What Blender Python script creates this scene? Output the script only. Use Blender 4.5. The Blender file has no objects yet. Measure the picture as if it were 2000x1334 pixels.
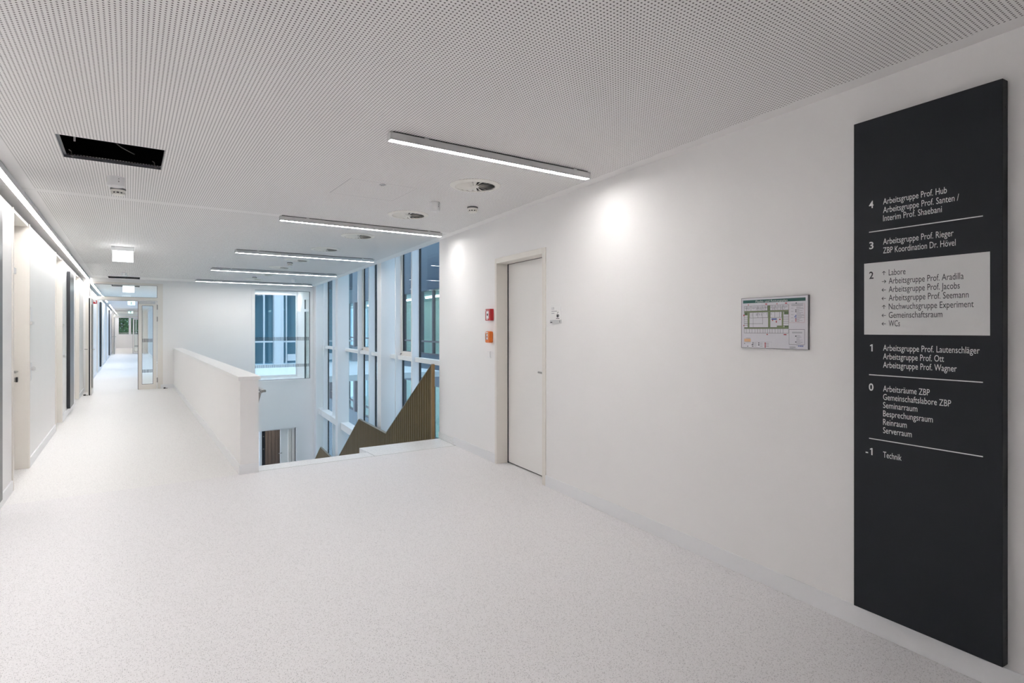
import bpy, bmesh, math, random
from mathutils import Vector, Matrix

random.seed(7)
SC = bpy.context.scene
COL = SC.collection
PI = math.pi

# ------------------------------------------------------------------ camera
CAM_YAW = 0.595283            # camera turned right of the corridor axis (+y)
PH = 0.086924                 # the stair-side wall runs 5 degrees off the corridor axis
cam_d = bpy.data.cameras.new('camera')
cam_d.sensor_width = 36.0
cam_d.lens = 1104.04 / 2000.0 * 36.0
cam_d.shift_y = -(667.0 - 642.71) / 2000.0
cam_d.clip_start = 0.05
cam_d.clip_end = 400
cam = bpy.data.objects.new('camera', cam_d)
cam.location = (0, 0, 1.5)
cam.rotation_euler = (PI / 2, 0, -CAM_YAW)
COL.objects.link(cam)
SC.camera = cam

# ------------------------------------------------------------------ world, exposure
SKY = (0.60, 0.75, 1.0)
SKY_STRENGTH = 1.3
LAMP = 30.0                   # radiance of the luminaire diffusers
LAMP_COL = (1.0, 0.972, 0.955)
w = bpy.data.worlds.new('world'); SC.world = w; w.use_nodes = True
bg = w.node_tree.nodes['Background']
bg.inputs[0].default_value = (*SKY, 1); bg.inputs[1].default_value = SKY_STRENGTH
SC.view_settings.view_transform = 'Standard'
SC.view_settings.look = 'None'
SC.view_settings.exposure = 1.06
SC.view_settings.gamma = 1.0
SC.view_settings.use_curve_mapping = False
try:
    SC.cycles.use_denoising = True
    SC.cycles.max_bounces = 9
    SC.cycles.diffuse_bounces = 6
    SC.cycles.glossy_bounces = 4
    SC.cycles.transparent_max_bounces = 16
    SC.cycles.use_adaptive_sampling = True
    SC.cycles.adaptive_threshold = 0.03
    SC.cycles.use_light_tree = False
    SC.cycles.denoiser = 'OPENIMAGEDENOISE'
    SC.cycles.caustics_reflective = False
    SC.cycles.caustics_refractive = False
except Exception:
    pass

# ------------------------------------------------------------------ materials
def new_mat(name):
    m = bpy.data.materials.new(name); m.use_nodes = True
    nt = m.node_tree
    return m, nt, nt.nodes['Principled BSDF']

def mat(name, col, rough=0.5, metal=0.0, spec=0.5, grain=0.0, grain_scale=60.0, bump=0.0):
    m, nt, b = new_mat(name)
    b.inputs['Base Color'].default_value = (*col, 1)
    b.inputs['Roughness'].default_value = rough
    b.inputs['Metallic'].default_value = metal
    b.inputs['Specular IOR Level'].default_value = spec
    if grain > 0 or bump > 0:
        tc = nt.nodes.new('ShaderNodeTexCoord')
        n = nt.nodes.new('ShaderNodeTexNoise'); n.inputs['Scale'].default_value = grain_scale
        n.inputs['Detail'].default_value = 4
        nt.links.new(tc.outputs['Object'], n.inputs['Vector'])
        if grain > 0:
            mx = nt.nodes.new('ShaderNodeMix'); mx.data_type = 'RGBA'
            mx.inputs[6].default_value = (*[c * (1 - grain) for c in col], 1)
            mx.inputs[7].default_value = (*[min(1, c * (1 + grain)) for c in col], 1)
            nt.links.new(n.outputs['Fac'], mx.inputs[0])
            nt.links.new(mx.outputs[2], b.inputs['Base Color'])
        if bump > 0:
            bp = nt.nodes.new('ShaderNodeBump'); bp.inputs['Strength'].default_value = bump
            bp.inputs['Distance'].default_value = 0.001
            nt.links.new(n.outputs['Fac'], bp.inputs['Height'])
            nt.links.new(bp.outputs['Normal'], b.inputs['Normal'])
    return m

def emit(name, col, strength):
    m = bpy.data.materials.new(name); m.use_nodes = True
    nt = m.node_tree; nt.nodes.remove(nt.nodes['Principled BSDF'])
    e = nt.nodes.new('ShaderNodeEmission')
    e.inputs[0].default_value = (*col, 1); e.inputs[1].default_value = strength
    nt.links.new(e.outputs[0], nt.nodes['Material Output'].inputs[0])
    return m

def glass(name, tint, ior=1.5, refl=1.0):
    m = bpy.data.materials.new(name); m.use_nodes = True
    nt = m.node_tree; nt.nodes.remove(nt.nodes['Principled BSDF'])
    t = nt.nodes.new('ShaderNodeBsdfTransparent'); t.inputs[0].default_value = (*tint, 1)
    g = nt.nodes.new('ShaderNodeBsdfGlossy'); g.inputs['Roughness'].default_value = 0.0
    # thin-pane Fresnel (Schlick), the same from both sides of a pane
    f = nt.nodes.new('ShaderNodeLayerWeight')
    pw_ = nt.nodes.new('ShaderNodeMath'); pw_.operation = 'POWER'; pw_.inputs[1].default_value = 5.0
    r0 = ((ior - 1) / (ior + 1)) ** 2
    ma = nt.nodes.new('ShaderNodeMath'); ma.operation = 'MULTIPLY_ADD'
    ma.inputs[1].default_value = (1 - r0) * refl; ma.inputs[2].default_value = r0 * refl
    nt.links.new(f.outputs['Facing'], pw_.inputs[0]); nt.links.new(pw_.outputs[0], ma.inputs[0])
    f = ma
    mx = nt.nodes.new('ShaderNodeMixShader')
    nt.links.new(f.outputs[0], mx.inputs[0]); nt.links.new(t.outputs[0], mx.inputs[1])
    nt.links.new(g.outputs[0], mx.inputs[2])
    nt.links.new(mx.outputs[0], nt.nodes['Material Output'].inputs[0])
    return m

M = {}
M['wall'] = mat('white_wall_paint', (0.88, 0.87, 0.865), 0.6, spec=0.3, grain=0.012, grain_scale=3, bump=0.05)
M['base'] = mat('skirting_white', (0.84, 0.845, 0.86), 0.45, spec=0.4, grain=0.01)
M['cap'] = mat('cap_white', (0.87, 0.865, 0.86), 0.4, spec=0.4, grain=0.01)
M['frame'] = mat('cream_frame', (0.80, 0.765, 0.715), 0.4, spec=0.45, grain=0.01)
M['leaf'] = mat('door_white', (0.86, 0.845, 0.825), 0.4, spec=0.4, grain=0.01)
M['white'] = mat('white_plastic', (0.82, 0.82, 0.83), 0.35, grain=0.01)
M['cream'] = mat('cream_plastic', (0.84, 0.82, 0.765), 0.4, grain=0.01)
M['fac'] = mat('facade_white_paint', (0.86, 0.87, 0.88), 0.4, spec=0.4, grain=0.01)
M['alu'] = mat('grey_aluminium', (0.62, 0.62, 0.625), 0.5, metal=0.0, grain=0.015)
M['steel'] = mat('brushed_steel', (0.36, 0.35, 0.33), 0.34, metal=0.9, grain=0.04, grain_scale=200)
M['chrome'] = mat('satin_chrome', (0.72, 0.71, 0.70), 0.28, metal=0.85, grain=0.02)
M['dark'] = mat('black_gasket', (0.012, 0.012, 0.014), 0.5, grain=0.05)
M['shadow_gap'] = mat('dark_grey_bracket', (0.09, 0.09, 0.09), 0.6, grain=0.05)
M['plenum'] = mat('black_plenum', (0.012, 0.013, 0.018), 0.9, grain=0.2)
M['fleece'] = mat('galvanised_profile', (0.22, 0.225, 0.24), 0.35, metal=0.8, grain=0.06)
M['anth'] = mat('anthracite_panel', (0.011, 0.013, 0.018), 0.5, spec=0.3, grain=0.06, grain_scale=4)
M['anth_gloss'] = mat('anthracite_satin_panel', (0.018, 0.02, 0.026), 0.28, spec=0.5, grain=0.06, grain_scale=4)
M['print_white'] = mat('print_white', (0.72, 0.72, 0.72), 0.5, grain=0.01)
M['print_dark'] = mat('print_dark', (0.02, 0.02, 0.025), 0.5, grain=0.05)
M['signgrey'] = mat('sign_grey_field', (0.68, 0.68, 0.68), 0.5, grain=0.01)
M['red'] = mat('red_plastic', (0.45, 0.012, 0.02), 0.35, grain=0.03)
M['orange'] = mat('orange_plastic', (0.72, 0.16, 0.008), 0.35, grain=0.03)
M['bronze'] = mat('bronze_sheet', (0.17, 0.115, 0.042), 0.5, metal=1.0, spec=0.3, grain=0.12, grain_scale=9)
M['brown_clad'] = mat('brown_cladding', (0.085, 0.062, 0.045), 0.5, spec=0.25, grain=0.12, grain_scale=9)
M['joint'] = mat('grey_joint', (0.32, 0.32, 0.32), 0.7, grain=0.1)
M['bronze_cap'] = mat('bronze_edge', (0.30, 0.27, 0.21), 0.35, metal=0.6, grain=0.1, grain_scale=9)  # edge strip; on the backing sheet it paints slat edge highlights
M['bronze_post'] = mat('bronze_post', (0.30, 0.19, 0.085), 0.4, metal=0.4, grain=0.1, grain_scale=9)
M['glass'] = glass('facade_glass', (0.82, 0.89, 0.89), 1.5, 0.45)
M['clear'] = glass('clear_glass', (0.95, 0.975, 0.965), 1.5, 0.6)
M['lamp'] = emit('lamp_diffuser', LAMP_COL, LAMP)
M['lamp_strip'] = emit('lamp_strip_diffuser', LAMP_COL, LAMP * 1.0)
M['lamp_exit'] = emit('escape_lamp_panel', (0.97, 0.99, 1.0), 4.0)
M['lamp_green'] = emit('green_exit_panel', (0.5, 1.0, 0.82), 1.3)
M['green'] = mat('print_green_header', (0.008, 0.085, 0.075), 0.5, grain=0.03)
M['plan_green'] = mat('print_plan_green', (0.20, 0.25, 0.13), 0.5, grain=0.12, grain_scale=300)
M['plan_dkgreen'] = mat('print_plan_dark_green', (0.09, 0.14, 0.06), 0.5, grain=0.1)
M['plan_paper'] = mat('plan_paper', (0.70, 0.69, 0.74), 0.3, grain=0.01)
M['plan_line'] = mat('print_plan_line', (0.10, 0.10, 0.12), 0.5, grain=0.05)
M['plan_frame'] = mat('dark_aluminium', (0.20, 0.20, 0.21), 0.4, metal=0.5, grain=0.02)
M['plan_grey'] = mat('print_plan_text', (0.30, 0.30, 0.34), 0.5, grain=0.05)
M['plan_red'] = mat('print_plan_red', (0.42, 0.05, 0.06), 0.5, grain=0.05)
M['plan_blue'] = mat('print_plan_blue', (0.10, 0.15, 0.42), 0.5, grain=0.05)
M['plan_peach'] = mat('print_plan_peach', (0.68, 0.42, 0.25), 0.5, grain=0.1, grain_scale=400)

def floor_mat():
    m, nt, b = new_mat('speckled_linoleum')
    N = nt.nodes.new; L = nt.links.new
    tc = N('ShaderNodeTexCoord')
    def flecks(scale, lo, hi, off):
        mp = N('ShaderNodeMapping'); mp.inputs['Location'].default_value = (off, off * .7, 0)
        L(tc.outputs['Object'], mp.inputs[0])
        v = N('ShaderNodeTexVoronoi'); v.inputs['Scale'].default_value = scale
        L(mp.outputs[0], v.inputs['Vector'])
        # only some cells carry a fleck
        r = N('ShaderNodeMapRange'); r.inputs[1].default_value = lo; r.inputs[2].default_value = hi
        r.inputs[3].default_value = 1; r.inputs[4].default_value = 0
        L(v.outputs['Distance'], r.inputs[0])
        s = N('ShaderNodeSeparateColor'); L(v.outputs['Color'], s.inputs[0])
        g = N('ShaderNodeMath'); g.operation = 'GREATER_THAN'; g.inputs[1].default_value = 0.62
        L(s.outputs[0], g.inputs[0])
        mu = N('ShaderNodeMath'); mu.operation = 'MULTIPLY'
        L(r.outputs[0], mu.inputs[0]); L(g.outputs[0], mu.inputs[1])
        return mu
    f1 = flecks(140, 0.22, 0.42, 0.0); f2 = flecks(210, 0.22, 0.45, 3.1); f3 = flecks(110, 0.2, 0.4, 7.7)
    # corridor lining is a slightly warmer sheet than the lobby lining
    sx = N('ShaderNodeSeparateXYZ'); L(tc.outputs['Object'], sx.inputs[0])
    cy = N('ShaderNodeMath'); cy.operation = 'GREATER_THAN'; cy.inputs[1].default_value = 6.4
    L(sx.outputs[1], cy.inputs[0])
    base = N('ShaderNodeMix'); base.data_type = 'RGBA'
    base.inputs[6].default_value = (0.80, 0.785, 0.795, 1); base.inputs[7].default_value = (0.82, 0.81, 0.80, 1)
    L(cy.outputs[0], base.inputs[0])
    prev = base.outputs[2]
    for f, c, k in ((f1, (0.36, 0.35, 0.36), 0.75), (f2, (0.44, 0.42, 0.41), 0.7), (f3, (0.88, 0.87, 0.88), 0.7)):
        mx = N('ShaderNodeMix'); mx.data_type = 'RGBA'
        sc = N('ShaderNodeMath'); sc.operation = 'MULTIPLY'; sc.inputs[1].default_value = k
        L(f.outputs[0], sc.inputs[0]); L(sc.outputs[0], mx.inputs[0])
        L(prev, mx.inputs[6]); mx.inputs[7].default_value = (*c, 1)
        prev = mx.outputs[2]
    L(prev, b.inputs['Base Color'])
    b.inputs['Roughness'].default_value = 0.48
    b.inputs['Specular IOR Level'].default_value = 0.32
    return m
M['floor'] = floor_mat()

def stone_mat():
    m, nt, b = new_mat('granite_slab')
    N = nt.nodes.new; L = nt.links.new
    tc = N('ShaderNodeTexCoord')
    v = N('ShaderNodeTexVoronoi'); v.inputs['Scale'].default_value = 230
    L(tc.outputs['Object'], v.inputs['Vector'])
    s = N('ShaderNodeSeparateColor'); L(v.outputs['Color'], s.inputs[0])
    cr = N('ShaderNodeValToRGB')
    cr.color_ramp.elements[0].color = (0.60, 0.60, 0.61, 1); cr.color_ramp.elements[1].color = (0.86, 0.865, 0.87, 1)
    cr.color_ramp.elements[0].position = 0.0; cr.color_ramp.elements[1].position = 0.45
    L(s.outputs[0], cr.inputs[0]); L(cr.outputs[0], b.inputs['Base Color'])
    b.inputs['Roughness'].default_value = 0.35
    return m
M['stone'] = stone_mat()

WALL_T = math.tan(PH)
W0 = Vector((3.306, 4.312, 0))
def wall_x(y, off=0.0):       # x of the stair-side wall line, moved outwards by off
    return W0.x + (y - W0.y) * WALL_T + off / math.cos(PH)

def ceiling_mat():
    m, nt, b = new_mat('perforated_gypsum_ceiling')
    N = nt.nodes.new; L = nt.links.new
    tc = N('ShaderNodeTexCoord'); sx = N('ShaderNodeSeparateXYZ'); L(tc.outputs['Object'], sx.inputs[0])
    def math_(op, a, bb=None, c=None):
        n = N('ShaderNodeMath'); n.operation = op
        for i, v in enumerate((a, bb, c)):
            if v is None: continue
            if isinstance(v, (int, float)): n.inputs[i].default_value = v
            else: L(v, n.inputs[i])
        return n.outputs[0]
    X, Y = sx.outputs[0], sx.outputs[1]
    P = 0.018
    def cell(v):
        return math_('SUBTRACT', math_('FRACT', math_('DIVIDE', v, P)), 0.5)
    cx, cy = cell(X), cell(Y)
    d = math_('SQRT', math_('ADD', math_('MULTIPLY', cx, cx), math_('MULTIPLY', cy, cy)))
    hole = math_('LESS_THAN', d, 0.225)
    # plain borders: along the walls, at board joints, around the hatches
    keep = math_('GREATER_THAN', X, -0.68)
    xw = math_('ADD', math_('MULTIPLY', math_('SUBTRACT', Y, W0.y), WALL_T), W0.x - 0.10)
    keep = math_('MULTIPLY', keep, math_('LESS_THAN', X, xw))
    for yj in (6.465, 16.35):
        keep = math_('MULTIPLY', keep, math_('GREATER_THAN', math_('ABSOLUTE', math_('SUBTRACT', Y, yj)), 0.055))
    keep = math_('MULTIPLY', keep, math_('LESS_THAN', Y, 16.0))
    def rect(x0, x1, y0, y1):
        a = math_('MULTIPLY', math_('GREATER_THAN', X, x0), math_('LESS_THAN', X, x1))
        c = math_('MULTIPLY', math_('GREATER_THAN', Y, y0), math_('LESS_THAN', Y, y1))
        return math_('MULTIPLY', a, c)
    # hairline joints
    line = math_('LESS_THAN', math_('ABSOLUTE', math_('SUBTRACT', Y, 6.465)), 0.002)
    for (x0, x1, y0, y1) in ((1.49, 2.08, 4.54, 5.12), (-0.40, 0.23, 14.2, 14.75)):
        line = math_('MAXIMUM', line, math_('SUBTRACT', rect(x0, x1, y0, y1), rect(x0 + .004, x1 - .004, y0 + .004, y1 - .004)))
    hole = math_('MULTIPLY', hole, keep)
    mx = N('ShaderNodeMix'); mx.data_type = 'RGBA'
    mx.inputs[6].default_value = (0.88, 0.865, 0.855, 1); mx.inputs[7].default_value = (0.15, 0.14, 0.135, 1)
    L(hole, mx.inputs[0])
    m2 = N('ShaderNodeMix'); m2.data_type = 'RGBA'
    L(line, m2.inputs[0]); L(mx.outputs[2], m2.inputs[6]); m2.inputs[7].default_value = (0.33, 0.32, 0.32, 1)
    L(m2.outputs[2], b.inputs['Base Color'])
    b.inputs['Roughness'].default_value = 0.7
    b.inputs['Specular IOR Level'].default_value = 0.2
    return m
M['ceil'] = ceiling_mat()

# ------------------------------------------------------------------ mesh helpers
class MB:
    def __init__(self):
        self.v = []; self.f = []
    def box(self, x0, x1, y0, y1, z0, z1):
        b = len(self.v)
        self.v += [(x0, y0, z0), (x1, y0, z0), (x1, y1, z0), (x0, y1, z0), (x0, y0, z1), (x1, y0, z1), (x1, y1, z1), (x0, y1, z1)]
        for q in ((0, 3, 2, 1), (4, 5, 6, 7), (0, 1, 5, 4), (1, 2, 6, 5), (2, 3, 7, 6), (3, 0, 4, 7)):
            self.f.append(tuple(b + i for i in q))
        return self
    def prism(self, pts, z0, z1):          # pts in the xy plane, ccw
        b = len(self.v); n = len(pts)
        self.v += [(x, y, z0) for x, y in pts] + [(x, y, z1) for x, y in pts]
        self.f.append(tuple(b + n - 1 - i for i in range(n)))
        self.f.append(tuple(b + n + i for i in range(n)))
        for i in range(n):
            j = (i + 1) % n
            self.f.append((b + i, b + j, b + n + j, b + n + i))
        return self
    def prism_xz(self, pts, y0, y1):       # pts in the xz plane
        b = len(self.v); n = len(pts)
        self.v += [(x, y0, z) for x, z in pts] + [(x, y1, z) for x, z in pts]
        self.f.append(tuple(b + i for i in range(n)))
        self.f.append(tuple(b + n + n - 1 - i for i in range(n)))
        for i in range(n):
            j = (i + 1) % n
            self.f.append((b + j, b + i, b + n + i, b + n + j))
        return self
    def tube(self, p0, p1, r0, r1=None, seg=16):
        r1 = r0 if r1 is None else r1
        p0, p1 = Vector(p0), Vector(p1); d = (p1 - p0).normalized()
        a = d.orthogonal().normalized(); c = d.cross(a)
        b = len(self.v)
        for p, r in ((p0, r0), (p1, r1)):
            for i in range(seg):
                t = 2 * PI * i / seg
                self.v.append(tuple(p + a * (r * math.cos(t)) + c * (r * math.sin(t))))
        self.f.append(tuple(b + seg - 1 - i for i in range(seg)))
        self.f.append(tuple(b + seg + i for i in range(seg)))
        for i in range(seg):
            j = (i + 1) % seg
            self.f.append((b + i, b + j, b + seg + j, b + seg + i))
        return self
    def lathe(self, prof, seg=32, cx=0, cy=0):   # prof: (r, z) from top axis to bottom, revolved about z
        b = len(self.v); n = len(prof)
        for i in range(seg):
            t = 2 * PI * i / seg
            for r, z in prof:
                self.v.append((cx + r * math.cos(t), cy + r * math.sin(t), z))
        for i in range(seg):
            j = (i + 1) % seg
            for k in range(n - 1):
                self.f.append((b + i * n + k, b + i * n + k + 1, b + j * n + k + 1, b + j * n + k))
        return self
    def quad(self, *p):
        b = len(self.v); self.v += list(p); self.f.append(tuple(range(b, b + len(p)))); return self
    def mesh(self, name, m):
        me = bpy.data.meshes.new(name)
        me.from_pydata(self.v, [], self.f)
        bm = bmesh.new(); bm.from_mesh(me)
        bmesh.ops.remove_doubles(bm, verts=bm.verts, dist=1e-6)
        bmesh.ops.recalc_face_normals(bm, faces=bm.faces)
        bm.to_mesh(me); bm.free()
        me.materials.append(M[m]); me.update()
        return me
    def build(self, name, m, parent=None, bevel=0.0, smooth=False):
        me = self.mesh(name, m)
        o = bpy.data.objects.new(name, me); COL.objects.link(o)
        if parent is not None: o.parent = parent
        if bevel > 0:
            bv = o.modifiers.new('bevel', 'BEVEL'); bv.width = bevel; bv.segments = 2; bv.limit_method = 'ANGLE'
        if smooth:
            for p in me.polygons: p.use_smooth = True
            try:
                me.set_sharp_from_angle(angle=math.radians(35))
            except Exception: pass
        return o

def B(*a):
    return MB().box(*a)

def tag(o, label, cat=None, group=None, kind=None):
    o['label'] = label
    if cat: o['category'] = cat
    if group: o['group'] = group
    if kind: o['kind'] = kind
    return o

def thing(name, label, cat, loc=(0, 0, 0), rotz=0.0, group=None, kind=None):
    o = bpy.data.objects.new(name, None); o.empty_display_size = 0.1
    COL.objects.link(o); o.location = loc; o.rotation_euler = (0, 0, rotz)
    return tag(o, label, cat, group, kind)

def dup(root, loc, rotz=None, label=None, group=None):
    r = root.copy(); COL.objects.link(r); r.location = loc
    if rotz is not None: r.rotation_euler = (0, 0, rotz)
    if label: r['label'] = label
    if group: r['group'] = group
    for ch in [c for c in root.children]:
        c = ch.copy(); COL.objects.link(c); c.parent = r
        for g in [k for k in ch.children]:
            d = g.copy(); COL.objects.link(d); d.parent = c
    return r

def part_copy(o, name, parent, loc=(0, 0, 0), rot=(0, 0, 0)):
    c = bpy.data.objects.new(name, o.data); COL.objects.link(c)
    c.parent = parent; c.location = loc; c.rotation_euler = rot
    for md in o.modifiers:
        if md.type == 'BEVEL':
            bv = c.modifiers.new('bevel', 'BEVEL'); bv.width = md.width; bv.segments = md.segments; bv.limit_method = 'ANGLE'
    return c

def text(name, s, m, parent, x, y, z, size, width=None, align='LEFT', bold=False, thin=False):
    """upright lettering in the local xz plane, facing local -y"""
    cu = bpy.data.curves.new(name, 'FONT'); cu.body = s; cu.size = size
    cu.align_x = align; cu.resolution_u = 3
    if bold: cu.offset = size * 0.018
    if thin: cu.offset = 0.0
    tmp = bpy.data.objects.new(name, cu); COL.objects.link(tmp)
    dg = bpy.context.evaluated_depsgraph_get(); dg.update()
    me = bpy.data.meshes.new_from_object(tmp.evaluated_get(dg))
    bpy.data.objects.remove(tmp); bpy.data.curves.remove(cu)
    xs = [v.co.x for v in me.vertices]
    k = 1.0
    if width and xs: k = width / (max(xs) - min(xs))
    x_shift = -min(xs) * k if (xs and align == 'LEFT') else 0
    for v in me.vertices:
        v.co = Vector((v.co.x * k + x_shift, 0, v.co.y))
    me.materials.clear(); me.materials.append(M[m]); me.name = name
    o = bpy.data.objects.new(name, me); COL.objects.link(o)
    o.parent = parent; o.location = (x, y, z)
    return o

RW = -(PI / 2 + PH)           # rotation of things on the stair-side wall: local x to the viewer's right, y into the wall
def on_wall(X, Z=0.0, out=0.0):
    es = Vector((math.sin(PH), math.cos(PH), 0)); en = Vector((-math.cos(PH), math.sin(PH), 0))
    return W0 - es * X + en * out + Vector((0, 0, Z))

# ================================================================== STRUCTURE
CEIL = 2.725
XL = -0.90                    # face of the corridor cladding
YE = 16.80                    # end wall of the corridor
YP = 18.64                    # far side of the cross passage
YF = 54.0                     # far end of the corridor

# ---- floor
f = MB()
f.prism([(-1.3, -4.2), (wall_x(-4.2) + .35, -4.2), (wall_x(6.43) + .32, 6.43), (-1.3, 6.43)], -0.3, 0.0)
f.box(-1.3, 1.04, 6.43, 16.95, -0.3, 0.0)
f.box(-1.3, 4.75, 16.95, YP + .1, -0.3, 0.0)
f.box(-1.3, 1.04, YP + .1, YF + .2, -0.3, 0.0)
tag(f.build('floor', 'floor'), 'light grey speckled linoleum floor of lobby and corridor', 'floor', kind='structure')

# ---- ceiling, with the openings of the hatches cut out
HATCHES = [(-0.387, 0.205, 4.54, 5.12), (-0.41, 0.215, 16.05, 16.62), (-0.41, 0.25, 19.2, 19.75)]
c = MB()
def slab(x0, x1, y0, y1, z0=CEIL, z1=CEIL + .03):
    if callable(x1):
        c.prism([(x0, y0), (x1(y0), y0), (x1(y1), y1), (x0, y1)], z0, z1)
    else:
        c.box(x0, x1, y0, y1, z0, z1)
xr1 = lambda y: wall_x(y, 0.02)
xr2 = lambda y: wall_x(y, 0.0516)
h = HATCHES[0]
slab(-1.3, xr1, -4.2, h[2]); slab(-1.3, h[0], h[2], h[3]); slab(h[1], xr1, h[2], h[3]); slab(-1.3, xr1, h[3], 7.02)
h = HATCHES[1]
slab(-1.3, xr2, 7.02, h[2]); slab(-1.3, h[0], h[2], h[3]); slab(h[1], xr2, h[2], h[3]); slab(-1.3, xr2, h[3], 16.87)
slab(-1.3, 4.75, 16.87, YP + .1)
h = HATCHES[2]
slab(-1.3, 1.1, YP + .1, h[2]); slab(-1.3, h[0], h[2], h[3]); slab(h[1], 1.1, h[2], h[3]); slab(-1.3, 1.1, h[3], YF + .2)
# raised edge above the glazed stair front
c.prism([(xr2(7.02), 7.02), (xr2(7.02) + .03, 7.02), (xr2(16.87) + .03, 16.87), (xr2(16.87), 16.87)], CEIL + .03, 3.4)
c.prism([(xr2(6.9) - .1, 6.9), (xr2(6.9) + .6, 6.9), (xr2(16.9) + .6, 16.9), (xr2(16.9) - .1, 16.9)], 3.4, 3.5)
tag(c.build('ceiling', 'ceil'), 'white perforated plaster ceiling with fine round holes', 'ceiling', kind='structure')

# ---- stair-side wall (local: x towards the camera, y into the wall)
wr = MB()
wr.box(-2.717, -1.0, 0, .30, 0, CEIL + .03)
wr.box(-.03, 8.7, 0, .30, 0, CEIL + .03)
wr.box(-1.0, -.03, 0, .30, 2.235, CEIL + .03)
wr.box(-1.0, -.03, .22, .30, 0, 2.235)  # unseen plate added behind the door to block outside light
o = wr.build('wall_right', 'wall'); o.location = W0; o.rotation_euler = (0, 0, RW)
tag(o, 'white painted wall with door and tall directory sign', 'wall', kind='structure')

# ---- corridor cladding wall with door recesses, kept a hand below the ceiling
RECESS = [(6.93, 7.99), (10.63, 11.60), (14.24, 15.30), (19.6, 20.6), (23.2, 24.2), (28.2, 29.2), (32.0, 33.0), (38.2, 39.2), (44.5, 45.5), (49, 50)]
wl = MB(); TOPL = 2.633
y = -4.2
for a, b_ in RECESS:
    wl.box(-1.24, XL, y, a, 0, TOPL); y = b_
wl.box(-1.24, XL, y, YF, 0, TOPL)
wl.box(-1.34, -1.24, -4.2, YF, 0, CEIL + .03)
for a, b_ in RECESS:
    wl.box(-1.24, XL, a, b_, TOPL - .012, TOPL)
tag(wl.build('wall_left', 'wall'), 'white corridor wall with recessed office doors', 'wall', kind='structure')

# ---- back wall behind the camera
tag(B(-1.34, wall_x(-4.2) + .35, -4.35, -4.2, 0, CEIL + .03).build('wall_back', 'wall'), 'plain white wall at the lobby end facing the corridor', 'wall', kind='structure')

# ---- end wall with door opening, glazed opening and lower passage
we = MB()
T0, T1 = YE, YE + .15
we.box(-1.24, -.81, T0, T1, 0, CEIL + .02)
we.box(-.81, .617, T0, T1, 2.62, CEIL + .02)
we.box(.617, 2.858, T0, T1, -1.30, CEIL + .02)
we.box(2.858, 4.33, T0, T1, 2.58, CEIL + .02)
we.box(2.858, 4.33, T0, T1, -1.30, .075)
we.box(4.33, 4.50, T0, T1, -1.30, CEIL + .02)
we.box(1.0, 2.2, T0, T1, -4.5, -1.30)
we.box(3.965, 4.50, T0 + .02, T1, -4.5, -1.30)
tag(we.build('wall_end', 'wall'), 'white end wall with glazed corridor door and interior window', 'wall', kind='structure')

# ---- balustrade wall along the stair
br = thing('balustrade', 'solid white balustrade wall with flat cap beside the stairs', 'balustrade', (0, 0, 0), kind='structure')
B(.948, 1.125, 6.40, YE, -4.5, .970).build('body', 'wall', br)
B(.930, 1.143, 6.385, YE, .970, 1.008).build('cap', 'cap', br, bevel=.003)
sk = B(.936, .948, 6.388, YE, 0, .10); sk.box(.948, 1.125, 6.388, 6.40, 0, .10)
sk.build('skirting', 'base', br)

# ---- skirtings
def skirt_right(n, X0, X1, m='base', hgt=.103, th=.012):
    o = B(X0, X1, -th, 0, 0, hgt).build(n, m, bevel=.002); o.location = W0; o.rotation_euler = (0, 0, RW)
    return o
tag(skirt_right('baseboard_right', .018, 8.7), 'white skirting below the directory sign wall', 'skirting', kind='structure')
tag(skirt_right('baseboard_right', -2.184, -1.031), 'short white skirting between door and stair edge', 'skirting', kind='structure')
tag(skirt_right('baseboard_stair', -2.717, -2.184, 'stone', .082, .012), 'speckled stone skirting at the stair edge', 'skirting', kind='structure')
sb = MB(); y = -4.2
for a, b_ in RECESS:
    sb.box(XL, XL + .012, y, a - .02, 0, .10); y = b_ + .02
sb.box(XL, XL + .012, y, YF, 0, .10)
tag(sb.build('baseboard_left', 'base'), 'white skirting along the corridor wall', 'skirting', kind='structure')
tag(B(.66, .936, YE - .012, YE, 0, .10).build('baseboard_end', 'base'), 'short white skirting beside the glazed corridor door', 'skirting', kind='structure')

# ---- cross passage behind the end wall, and the corridor beyond
pw = MB()
pw.box(4.40, 4.62, T1, YP + .1, 0, CEIL + .02)
pw.box(4.50, 4.62, T0, T1, 0, CEIL + .02)
tag(pw.build('wall_passage', 'wall'), 'white side wall of the cross passage behind the interior window', 'wall', kind='structure')
fw = MB()
fw.box(.95, 1.10, 41.0, YF, 0, CEIL + .02); fw.box(.95, 1.10, YP + .1, 21.4, 0, CEIL + .02); fw.box(.95, 1.10, 21.4, 41.0, 2.56, CEIL + .02)
tag(fw.build('wall_corridor', 'wall'), 'white wall opposite the doors in the far corridor', 'wall', kind='structure')
fe = MB()
fe.box(-1.24, 1.1, YF, YF + .2, 0, 1.02); fe.box(-1.24, 1.1, YF, YF + .2, 2.50, CEIL + .02)
fe.box(-1.24, -.74, YF, YF + .2, 1.02, 2.50); fe.box(.9, 1.1, YF, YF + .2, 1.02, 2.50)
tag(fe.build('wall_far', 'wall'), 'white parapet wall below the window at the far corridor end', 'wall', kind='structure')

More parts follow.
